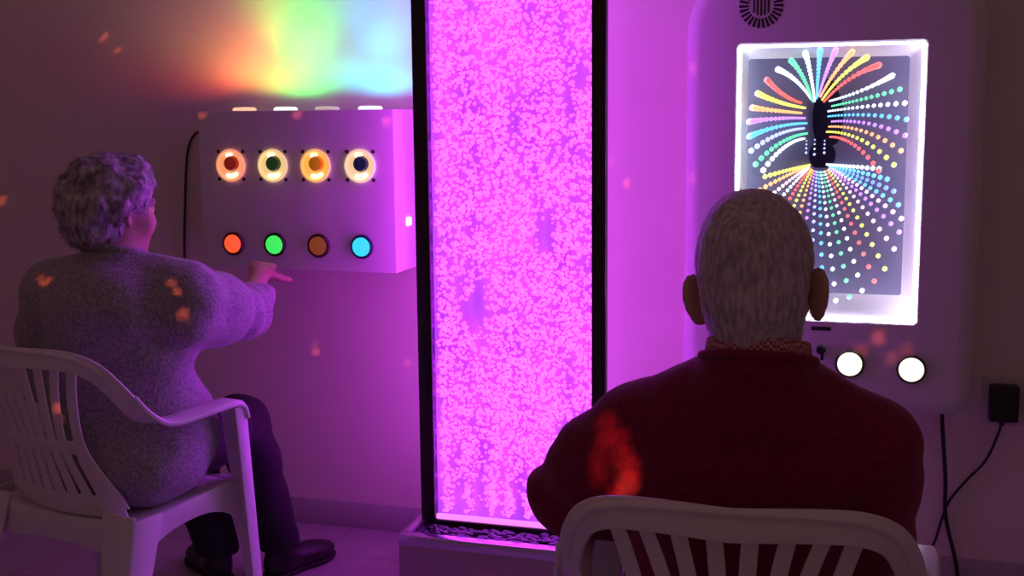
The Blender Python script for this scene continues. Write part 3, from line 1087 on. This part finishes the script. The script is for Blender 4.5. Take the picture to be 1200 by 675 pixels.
# ---- the person in the red sweater
def build_man():
    O = (-.19, 1.80, 0)
    yaw = math.radians(4)
    fwd = V((-math.sin(yaw), math.cos(yaw), 0))
    fr = frame_from(fwd)
    r, f, u = fr
    hc = V((-.158, 1.690, 1.118))
    tilt = math.radians(5)
    hup = V((-math.sin(tilt), .10, math.cos(tilt))).normalized()
    hf = V((.06, 1, -.06)).normalized()
    hr = hf.cross(hup).normalized()
    hf = hup.cross(hr).normalized()
    hfr = (hr, hf, hup)
    shL, shR = V((-.332, 1.715, .862)), V((.000, 1.715, .866))
    elL, elR = V((-.455, 1.775, .735)), V((.008, 1.770, .716))
    wrL, wrR = V((-.330, 1.985, .645)), V((-.060, 2.000, .640))
    hipL, hipR = V((-.285, 1.79, .50)), V((-.105, 1.79, .50))
    knL, knR = V((-.335, 2.21, .50)), V((-.105, 2.22, .50))
    anL, anR = V((-.345, 2.24, .10)), V((-.085, 2.25, .10))
    T = [(V((-.195, 1.785, .51)), .165, .120, .10), (V((-.190, 1.765, .62)), .165, .125, .12), (V((-.180, 1.735, .76)), .168, .120, .14), (V((-.168, 1.712, .862)), .155, .095, .078)]
    neck = V((-.150, 1.682, .985))
    trL, trR = V((-.205, 1.700, .935)), V((-.105, 1.700, .938))
    # body
    S = Solid((-.58, 1.52, -.01), (.14, 2.52, 1.27), .0042)
    torso(S, T, -.028, fr)
    S.cap(trL, shL, .045, .045, .05)
    S.cap(trR, shR, .045, .045, .05)
    S.cap((-.165, 1.705, .93), hc + V((0, -.018, -.05)), .064, .060, .03)
    S.cap(hc + hf * -.035 + hup * -.04, neck + V((0, -.02, 0)), .050, .050, .03)
    head(S, hc, hfr, s=.99, ear_z=-.036)
    for sh, el, wr, sd in ((shL, elL, wrL, 1), (shR, elR, wrR, -1)):
        S.chain([sh, el, wr], [.045, .036, .025], .02)
    hand(S, wrL, (.62, .70, -.25), (.15, .1, -1), 1, .5)
    hand(S, wrR, (-.62, .72, -.22), (-.15, .1, -1), -1, .5)
    for hp, kn, an in ((hipL, knL, anL), (hipR, knR, anR)):
        S.chain([hp, kn, an], [.078, .052, .036], .03)
        S.cap(an + V((0, -.02, -.05)), an + V((0, .13, -.07)), .03, .022, .03)
    man = S.build('person', M['skin'], O)
    man.location = O
    tag(man, 'person with short grey hair in a dark red sweater, seated with their back turned', 'person', None)
    # sweater
    S = Solid((-.60, 1.50, .40), (.16, 2.08, 1.08), .006)
    torso(S, T, 0., fr)
    S.cap(trL, shL, .060, .068, .05)
    S.cap(trR, shR, .060, .066, .05)
    S.ell((-.235, 1.672, .83), (.09, .055, .11), k=.05)
    S.ell((-.105, 1.672, .83), (.09, .055, .11), k=.05)
    S.ell((-.158, 1.672, .915), (.085, .05, .05), k=.04)
    for sh, el, wr in ((shL, elL, wrL), (shR, elR, wrR)):
        m1 = V(lerp(sh, el, .5)) + V((0, -.01, .012))
        S.chain([sh, m1, el], [.068, .066, .058], .03)
        S.chain([el, lerp(el, wr, .5), lerp(el, wr, .92)], [.058, .052, .042], .03)
    S.cap(neck + V((0, -.012, -.045)), neck + V((.002, -.024, .012)), .088, .079, .025)
    nd = V((.0, -.32, 1)).normalized()
    S.half(neck + V((0, 0, .012)), (0.0, .28, 1), k=.006)

    def folds(P):
        a = .0038 * np.sin(38 * P[:, 2] + 7 * np.sin(9 * P[:, 0]) + 14 * P[:, 1]) * np.clip((.80 - P[:, 2]) * 5, 0, 1)
        e = np.exp(-((P - np.array(elL)) ** 2).sum(1) / .01)
        return a + .005 * e * np.sin(70 * (P[:, 0] + P[:, 2])) + .0030 * vnoise(P, 12, 3) + .0011 * vnoise(P, 40, 4)
    S.fold(folds)
    S.build('sweater', M['red_knit'], O, man)
    # collar seam roll and shirt collar
    b = MB()
    pts, rad = [], []
    for q in range(33):
        a = 2 * PI * q / 32
        pts.append(neck + V((.0775 * math.cos(a) * 1.0, -.024 + .0775 * math.sin(a), .012 - .0755 * math.sin(a) * .28)) - V(O))
    b.tube(pts, .0065, 8)
    b.build('sweater_collar', M['red_knit'], man)
    b = MB()
    rg = []
    for z, k_ in ((-.015, 1.02), (.022, 1.0), (.034, .97), (.0365, .965), (.037, .94), (.01, .94)):
        ring = []
        for q in range(40):
            a = 2 * PI * q / 40
            ring.append(neck + V((.0735 * k_ * math.cos(a) * 1.0, -.024 + .0735 * k_ * math.sin(a), z - .020 * math.sin(a))) - V(O))
        rg.append(ring)
    b.loft(rg, cap=False)
    b.build('shirt_collar', M['shirt'], man)
    # trousers
    S = Solid((-.48, 1.60, .08), (.08, 2.36, .64), .007)
    S.ell(V((-.195, 1.785, .515)), (.168, .125, .095), [r, f, u], k=.0)
    for hp, kn, an in ((hipL, knL, anL), (hipR, knR, anR)):
        S.chain([hp, lerp(hp, kn, .5), kn, lerp(kn, an, .3), an + V((0, 0, .02))], [.094, .086, .070, .066, .056], .035)
    S.half((0, 0, .098), (0, 0, -1))
    S.rough(.006, 16, 9)
    S.build('trousers', M['trouser'], O, man)
    shoe(man, 'shoe', anL + V((0, -.055, -.10)), (-.1, 1, 0), O)
    shoe(man, 'shoe', anR + V((0, -.055, -.10)), (.08, 1, 0), O)
    # hair: short cap
    P = lambda x, y, z: hc + hr * x + hf * y + hup * z
    S = Solid(np.array(hc) - .15, np.array(hc) + .15, .0035)
    S.ell(P(0, -.010, .016), (.0805, .101, .0965), [hr, hf, hup], k=0)
    S.ell(P(0, -.045, -.035), (.066, .052, .060), [hr, hf, hup], k=.03)
    S.ell(P(0, .112, -.03), (.13, .070, .105), [hr, hf, hup], k=.01, mode='sub')
    for q in (-1, 1):
        S.ell(P(q * .090, .010, -.058), (.034, .034, .052), [hr, hf, hup], k=.008, mode='sub')
    S.cap(P(0, -.044, -.06), P(.0, -.034, -.135), .057, .054, .03)
    S.half(P(0, .012, -.06), hf - hup * .55, k=.01)
    S.half(P(0, -.05, -.120), -hup - hf * .15, k=.01)
    S.rough(.0022, 55, 21, stretch=(1, 1, .45))
    S.rough(.0015, 110, 22)
    o3 = np.array(O)
    keep = lambda c: True
    S.build('hair', M['hair_short'], O, man, extra=strands(hc, hfr, keep, 5200, .014, .0004, lambda p: (0, -.4, -.6), 5, .1))
    b = MB()
    for q in (-1, 1):
        b.ico(P(q * .032, .0795, .003) - V(O), .0128, 2)
    b.build('eyes', M['eye'], man)
    b = MB()
    for q in (-1, 1):
        b.ico(P(q * .032, .0795 + .0085, .003) - V(O), .0062, 2)
    b.build('irises', M['black'], man)
    return man


build_man()


# ---- the person in the grey sweater
def build_woman():
    O = (-1.76, 2.42, 0)
    yaw = math.radians(-12)
    fwd = V((-math.sin(yaw), math.cos(yaw), 0))
    fr = frame_from(fwd)
    r, f, u = fr
    hc = V((-1.735, 2.440, 1.128))
    hf = V((.36, 1, -.20)).normalized()
    hr = hf.cross(V((.02, .06, 1))).normalized()
    hup = hr.cross(hf).normalized()
    hfr = (hr, hf, hup)
    shL, shR = V((-1.905, 2.425, .915)), V((-1.560, 2.445, .925))
    elL, elR = V((-1.985, 2.485, .690)), V((-1.570, 2.735, .822))
    wrL, wrR = V((-1.860, 2.710, .625)), V((-1.652, 2.980, .892))
    hipL, hipR = V((-1.850, 2.48, .52)), V((-1.665, 2.47, .52))
    knL, knR = V((-1.850, 2.83, .505)), V((-1.655, 2.845, .500))
    anL, anR = V((-1.795, 2.925, .10)), V((-1.640, 3.010, .10))
    T = [(V((-1.765, 2.470, .52)), .190, .150, .11), (V((-1.760, 2.465, .63)), .198, .162, .13), (V((-1.750, 2.445, .77)), .192, .160, .14), (V((-1.737, 2.425, .895)), .180, .115, .085)]
    neck = V((-1.728, 2.425, .985))
    S = Solid((-2.12, 2.12, -.01), (-1.42, 3.27, 1.29), .0042)
    torso(S, T, -.035, fr)
    S.cap(lerp(shL, neck, .85), shL, .042, .042, .05)
    S.cap(lerp(shR, neck, .85), shR, .042, .042, .05)
    S.cap((-1.735, 2.41, .93), hc + V((0, -.01, -.05)), .058, .055, .03)
    head(S, hc, hfr, s=.98)
    S.chain([shL, elL, wrL], [.045, .036, .025], .02)
    S.chain([shR, elR, wrR], [.045, .036, .025], .02)
    hand(S, wrR, (-.42, 1., .22), (-.25, .1, -1), -1, .42, .94)
    hand(S, wrL, (.35, .9, -.28), (.1, -.1, -1), 1, .4, .94)
    for hp, kn, an in ((hipL, knL, anL), (hipR, knR, anR)):
        S.chain([hp, kn, an], [.080, .052, .036], .03)
        dt = V((-.75, .62, 0)) if an is anL else V((.34, 1, 0)).normalized()
        S.cap(an + V((0, 0, -.05)), an + dt * .12 + V((0, 0, -.07)), .028, .020, .03)
    wm = S.build('person', M['skin'], O)
    wm.location = O
    tag(wm, 'person with fluffy grey hair in a lavender grey sweater, reaching to the button box', 'person')
    # sweater
    S = Solid((-2.14, 2.10, .40), (-1.40, 3.06, 1.09), .006)
    torso(S, T, 0., fr)
    S.ell((-1.760, 2.468, .515), (.204, .162, .10), [r, f, u], k=.05)
    S.ell((-1.725, 2.50, .575), (.185, .170, .135), [r, f, u], k=.06)
    S.ell((-1.675, 2.415, .505), (.135, .140, .085), [r, f, u], k=.06)
    S.cap(lerp(shL, neck, .78), shL, .064, .070, .05)
    S.cap(lerp(shR, neck, .78), shR, .064, .070, .05)
    S.ell((-1.735, 2.345, .90), (.13, .075, .10), [r, f, u], k=.06)
    S.chain([shL, V(lerp(shL, elL, .5)) + V((-.012, 0, .01)), elL], [.074, .074, .062], .035)
    S.chain([elL, lerp(elL, wrL, .5), lerp(elL, wrL, .93)], [.062, .056, .044], .03)
    S.chain([shR, V(lerp(shR, elR, .5)) + V((0, 0, -.004)), elR], [.076, .074, .064], .04)
    S.chain([elR, lerp(elR, wrR, .5), lerp(elR, wrR, .94)], [.064, .056, .045], .03)
    S.chain([shR + V((.0, .0, -.06)), V(lerp(shR, elR, .6)) + V((0, -.01, -.045))], [.07, .05], .05)   # loose cloth under the arm
    S.cap(neck + V((0, -.006, -.05)), neck + V((.004, .002, .022)), .080, .070, .04)
    S.half(neck + V((0, 0, .032)), (0.0, .30, 1), k=.008)

    def folds(P):
        e = np.exp(-((P - np.array(elR)) ** 2).sum(1) / .012)
        ax = (np.array(wrR) - np.array(shR)); ax /= np.linalg.norm(ax)
        e2 = np.exp(-((P - np.array(shR) - np.array((0, -.02, -.09))) ** 2).sum(1) / .012)
        low_ = np.clip((.70 - P[:, 2]) * 6, 0, 1)
        return .006 * e * np.sin(85 * (P @ ax)) + .006 * e2 * np.sin(60 * P[:, 2] + 30 * P[:, 0]) + .004 * low_ * np.sin(34 * P[:, 2] + 6 * np.sin(10 * P[:, 0])) + .0045 * vnoise(P, 11, 13) + .0016 * vnoise(P, 45, 14)
    S.fold(folds)
    S.build('sweater', M['grey_knit'], O, wm)
    b = MB()
    pts = []
    for q in range(33):
        a = 2 * PI * q / 32
        pts.append(neck + V((.002 + .0715 * math.cos(a), .000 + .0715 * math.sin(a), .033 - .0715 * math.sin(a) * .30)) - V(O))
    b.tube(pts, .009, 8)
    b.build('sweater_collar', M['grey_knit'], wm)
    S = Solid((-2.02, 2.20, .08), (-1.50, 3.10, .64), .007)
    S.ell(V((-1.762, 2.470, .515)), (.175, .140, .085), [r, f, u], k=.0)
    for hp, kn, an in ((hipL, knL, anL), (hipR, knR, anR)):
        S.chain([hp, lerp(hp, kn, .5), kn, lerp(kn, an, .3), an + V((0, 0, .0))], [.092, .086, .072, .070, .062], .035)
    S.half((0, 0, .072), (0, 0, -1))
    S.rough(.007, 14, 19)
    S.build('trousers', M['trouser'], O, wm)
    shoe(wm, 'shoe', anL + V((.035, -.030, -.10)), (-.75, .62, 0), O)
    shoe(wm, 'shoe', anR + V((-.01, -.055, -.10)), (.34, 1, 0), O)
    # hair: full, wavy
    P = lambda x, y, z: hc + hr * x + hf * y + hup * z
    S = Solid(np.array(hc) - .17, np.array(hc) + .17, .004)
    S.ell(P(0, -.018, .022), (.094, .112, .100), [hr, hf, hup], k=0)
    S.ell(P(0, -.060, -.030), (.086, .074, .082), [hr, hf, hup], k=.03)
    S.ell(P(0, .022, .080), (.068, .054, .040), [hr, hf, hup], k=.04)
    for q in (-1, 1):
        S.ell(P(q * .070, -.010, .010), (.032, .06, .06), [hr, hf, hup], k=.03)
    S.ell(P(0, .128, -.035), (.13, .094, .110), [hr, hf, hup], k=.012, mode='sub')
    for q in (-1, 1):
        S.ell(P(q * .100, .018, -.056), (.042, .048, .062), [hr, hf, hup], k=.012, mode='sub')
    S.half(P(0, -.05, -.100), -hup + hf * .1, k=.012)
    S.rough(.010, 22, 31)
    S.rough(.006, 50, 32)
    S.rough(.002, 110, 33)
    S.build('hair', M['hair_fluffy'], O, wm, extra=strands(hc, hfr, lambda c: True, 6500, .026, .0007, lambda p: (0, -.5, -.4), 8, .35))
    b = MB()
    for q in (-1, 1):
        b.ico(P(q * .0315, .078, .003) - V(O), .0126, 2)
    b.build('eyes', M['eye'], wm)
    b = MB()
    for q in (-1, 1):
        b.ico(P(q * .032, .078 + .0085, .003) - V(O), .0062, 2)
    b.build('irises', M['black'], wm)
    return wm


build_woman()


# ------------------------------------------------------------------ light
def spot(name, loc, to, col, power, size, blend=1., radius=.002):
    L = bpy.data.lights.new(name, 'SPOT')
    L.energy = power
    L.color = col
    L.spot_size = math.radians(size)
    L.spot_blend = blend
    L.shadow_soft_size = radius
    o = bpy.data.objects.new(name, L)
    COL.objects.link(o)
    o.location = loc
    o.rotation_euler = (V(to) - V(loc)).to_track_quat('-Z', 'Y').to_euler()
    return o


# the three burning lamps on top of the button box wash the wall
zl = BZ1 + .016
spot('red_wash', (lampx[0] + .02, 3.315, zl), (lampx[0] - .68, 3.345, zl + 1), (1., .08, .03), 5., 120, .5, .02)
spot('orange_wash', (lampx[0] + .02, 3.315, zl), (lampx[0] + .02, 3.345, zl + 1), (1., .16, .03), 2.2, 164, .5, .02)
spot('green_wash', (lampx[1], 3.315, zl), (lampx[1], 3.345, zl + 1), (.08, 1., .14), 3.4, 168, .35, .02)
spot('green_beam', (lampx[1], 3.315, zl), (lampx[1], 3.415, zl + 1), (.10, 1., .12), 13, 92, 1., .02)
spot('amber_wash', (lampx[2], 3.315, zl), (lampx[2] - .03, 3.345, zl + 1), (1., .55, .35), .2, 140, .5, .02)
spot('cyan_wash', (lampx[3], 3.315, zl), (lampx[3], 3.345, zl + 1), (.02, .55, 1.), 4.2, 168, .35, .02)
spot('cyan_beam', (lampx[3], 3.315, zl), (lampx[3] + .01, 3.415, zl + 1), (.03, .42, 1.), 14, 85, 1., .02)

# party projector behind the camera: one lamp that throws a pattern of narrow red beams
PR = V((.35, -.45, 2.15))
beams = [(-2.452, W, 1.591, 1., .0042), (-2.443, W, 1.605, .6, .0035), (-2.399, W, 1.551, .9, .0038), (-1.996, W, 1.597, .6, .0042), (-1.68, W, 1.589, .4, .004), (-1.637, W, 1.551, .35, .004),
         (-2.896, W, 1.052, 1.1, .0045), (-2.55, W, 1.196, .9, .0045), (-1.72, W, .577, .9, .0042), (-1.722, W, .60, .4, .0045), (-1.40, W, .558, .7, .0042), (-.698, W, 1.129, .9, .0048), (-.747, W, 1.191, .5, .004),
         (-1.950, BYF, 1.338, .8, .0048), (-1.632, BYF, 1.338, .8, .0048), (-1.352, BYF, 1.315, .9, .005),
         (.019, CYF, .731, .55, .0075), (-.024, CYF, .694, .3, .0075), (.054, CYF, .675, .3, .007), (.09, CYF, .70, .25, .008), (-.495, 3.32, 1.45, .8, .006), (-.495, 3.32, 1.15, .7, .006),
         (-1.425, 3.244, 0, .9, .0045), (-1.369, 3.158, 0, .8, .0045), (-1.45, 3.16, 0, .4, .004), (-.98, 2.90, .10, .3, .006),
         (-1.882, 2.349, .964, .7, .0045), (-1.866, 2.342, .953, 1.4, .0045), (-1.838, 2.322, .962, .8, .004), (-1.545, 2.370, .957, .8, .005), (-1.530, 2.372, .937, 1., .0045), (-1.518, 2.374, .886, 1., .006), (-1.745, 2.204, .691, .9, .005),
         (-.362, 1.649, .895, .35, .009), (-.366, 1.650, .865, .4, .009), (-.374, 1.653, .835, .35, .009), (-.374, 1.655, .81, .3, .009), (-.345, 1.642, .872, .35, .009), (-.336, 1.638, .850, .6, .009), (-.329, 1.636, .828, .9, .009), (-.328, 1.640, .808, 1.2, .009), (-.337, 1.656, .790, 1.4, .0085), (-.350, 1.661, .784, .7, .008)]
L = bpy.data.lights.new('projector_lamp', 'POINT')
L.energy = 420
L.color = (1, 1, 1)
L.shadow_soft_size = .002
L.use_nodes = True
nt = L.node_tree
N, K = nt.nodes, nt.links
em = next(n for n in N if n.type == 'EMISSION')
em.inputs['Color'].default_value = (1., .13, .05, 1)
tc = N.new('ShaderNodeTexCoord')
nz = N.new('ShaderNodeTexNoise')
nz.inputs['Scale'].default_value = 170
K.new(tc.outputs['Normal'], nz.inputs['Vector'])
sc_ = N.new('ShaderNodeVectorMath'); sc_.operation = 'MULTIPLY_ADD'
sc_.inputs[1].default_value = (.006, .006, .006)
sc_.inputs[2].default_value = (-.003, -.003, -.003)
K.new(nz.outputs['Color'], sc_.inputs[0])
ad = N.new('ShaderNodeVectorMath'); ad.operation = 'ADD'
K.new(tc.outputs['Normal'], ad.inputs[0])
K.new(sc_.outputs[0], ad.inputs[1])
total = None
SGN = 1
for x, y, z, st, rad in beams:
    d = (V((x, y, z)) - PR).normalized() * SGN
    ds = N.new('ShaderNodeVectorMath'); ds.operation = 'DISTANCE'
    ds.inputs[1].default_value = d
    K.new(ad.outputs[0], ds.inputs[0])
    mr = N.new('ShaderNodeMapRange')
    mr.interpolation_type = 'SMOOTHSTEP'
    mr.inputs['From Min'].default_value = rad
    mr.inputs['From Max'].default_value = rad * .1
    mr.inputs['To Max'].default_value = st
    K.new(ds.outputs['Value'], mr.inputs['Value'])
    if total is None:
        total = mr.outputs['Result']
    else:
        mm = N.new('ShaderNodeMath')
        K.new(total, mm.inputs[0])
        K.new(mr.outputs['Result'], mm.inputs[1])
        total = mm.outputs[0]
K.new(total, em.inputs['Strength'])
o = bpy.data.objects.new('projector_lamp', L)
COL.objects.link(o)
o.location = PR

w = bpy.data.worlds.new('World')
scene.world = w
w.use_nodes = True
bg = w.node_tree.nodes['Background']
bg.inputs['Color'].default_value = (.084, .042, .043, 1)
bg.inputs['Strength'].default_value = 1.1

# ------------------------------------------------------------------ camera
cam = bpy.data.cameras.new('Camera')
co = bpy.data.objects.new('Camera', cam)
COL.objects.link(co)
cam.sensor_width = 36
cam.lens = 36 * 1400 / 1200
cam.clip_start = .05
pit, yw, rl = math.radians(8.4), math.radians(17), math.radians(-.54)
fw = V((-math.sin(yw) * math.cos(pit), math.cos(yw) * math.cos(pit), -math.sin(pit)))
rt = V((math.cos(yw), math.sin(yw), 0))
up = rt.cross(fw)
r2 = math.cos(rl) * rt + math.sin(rl) * up
u2 = -math.sin(rl) * rt + math.cos(rl) * up
mat = Matrix((r2, u2, -fw)).transposed().to_4x4()
mat.translation = (0, 0, 1.34)
co.matrix_world = mat
scene.camera = co
vs = scene.view_settings
scene.display_settings.display_device = 'sRGB'
vs.view_transform = 'Standard'
vs.look = 'None'
vs.exposure = 0
vs.gamma = 1
vs.use_curve_mapping = False
scene.cycles.use_denoising = True
scene.cycles.max_bounces = 8
scene.cycles.caustics_reflective = False
scene.cycles.caustics_refractive = False
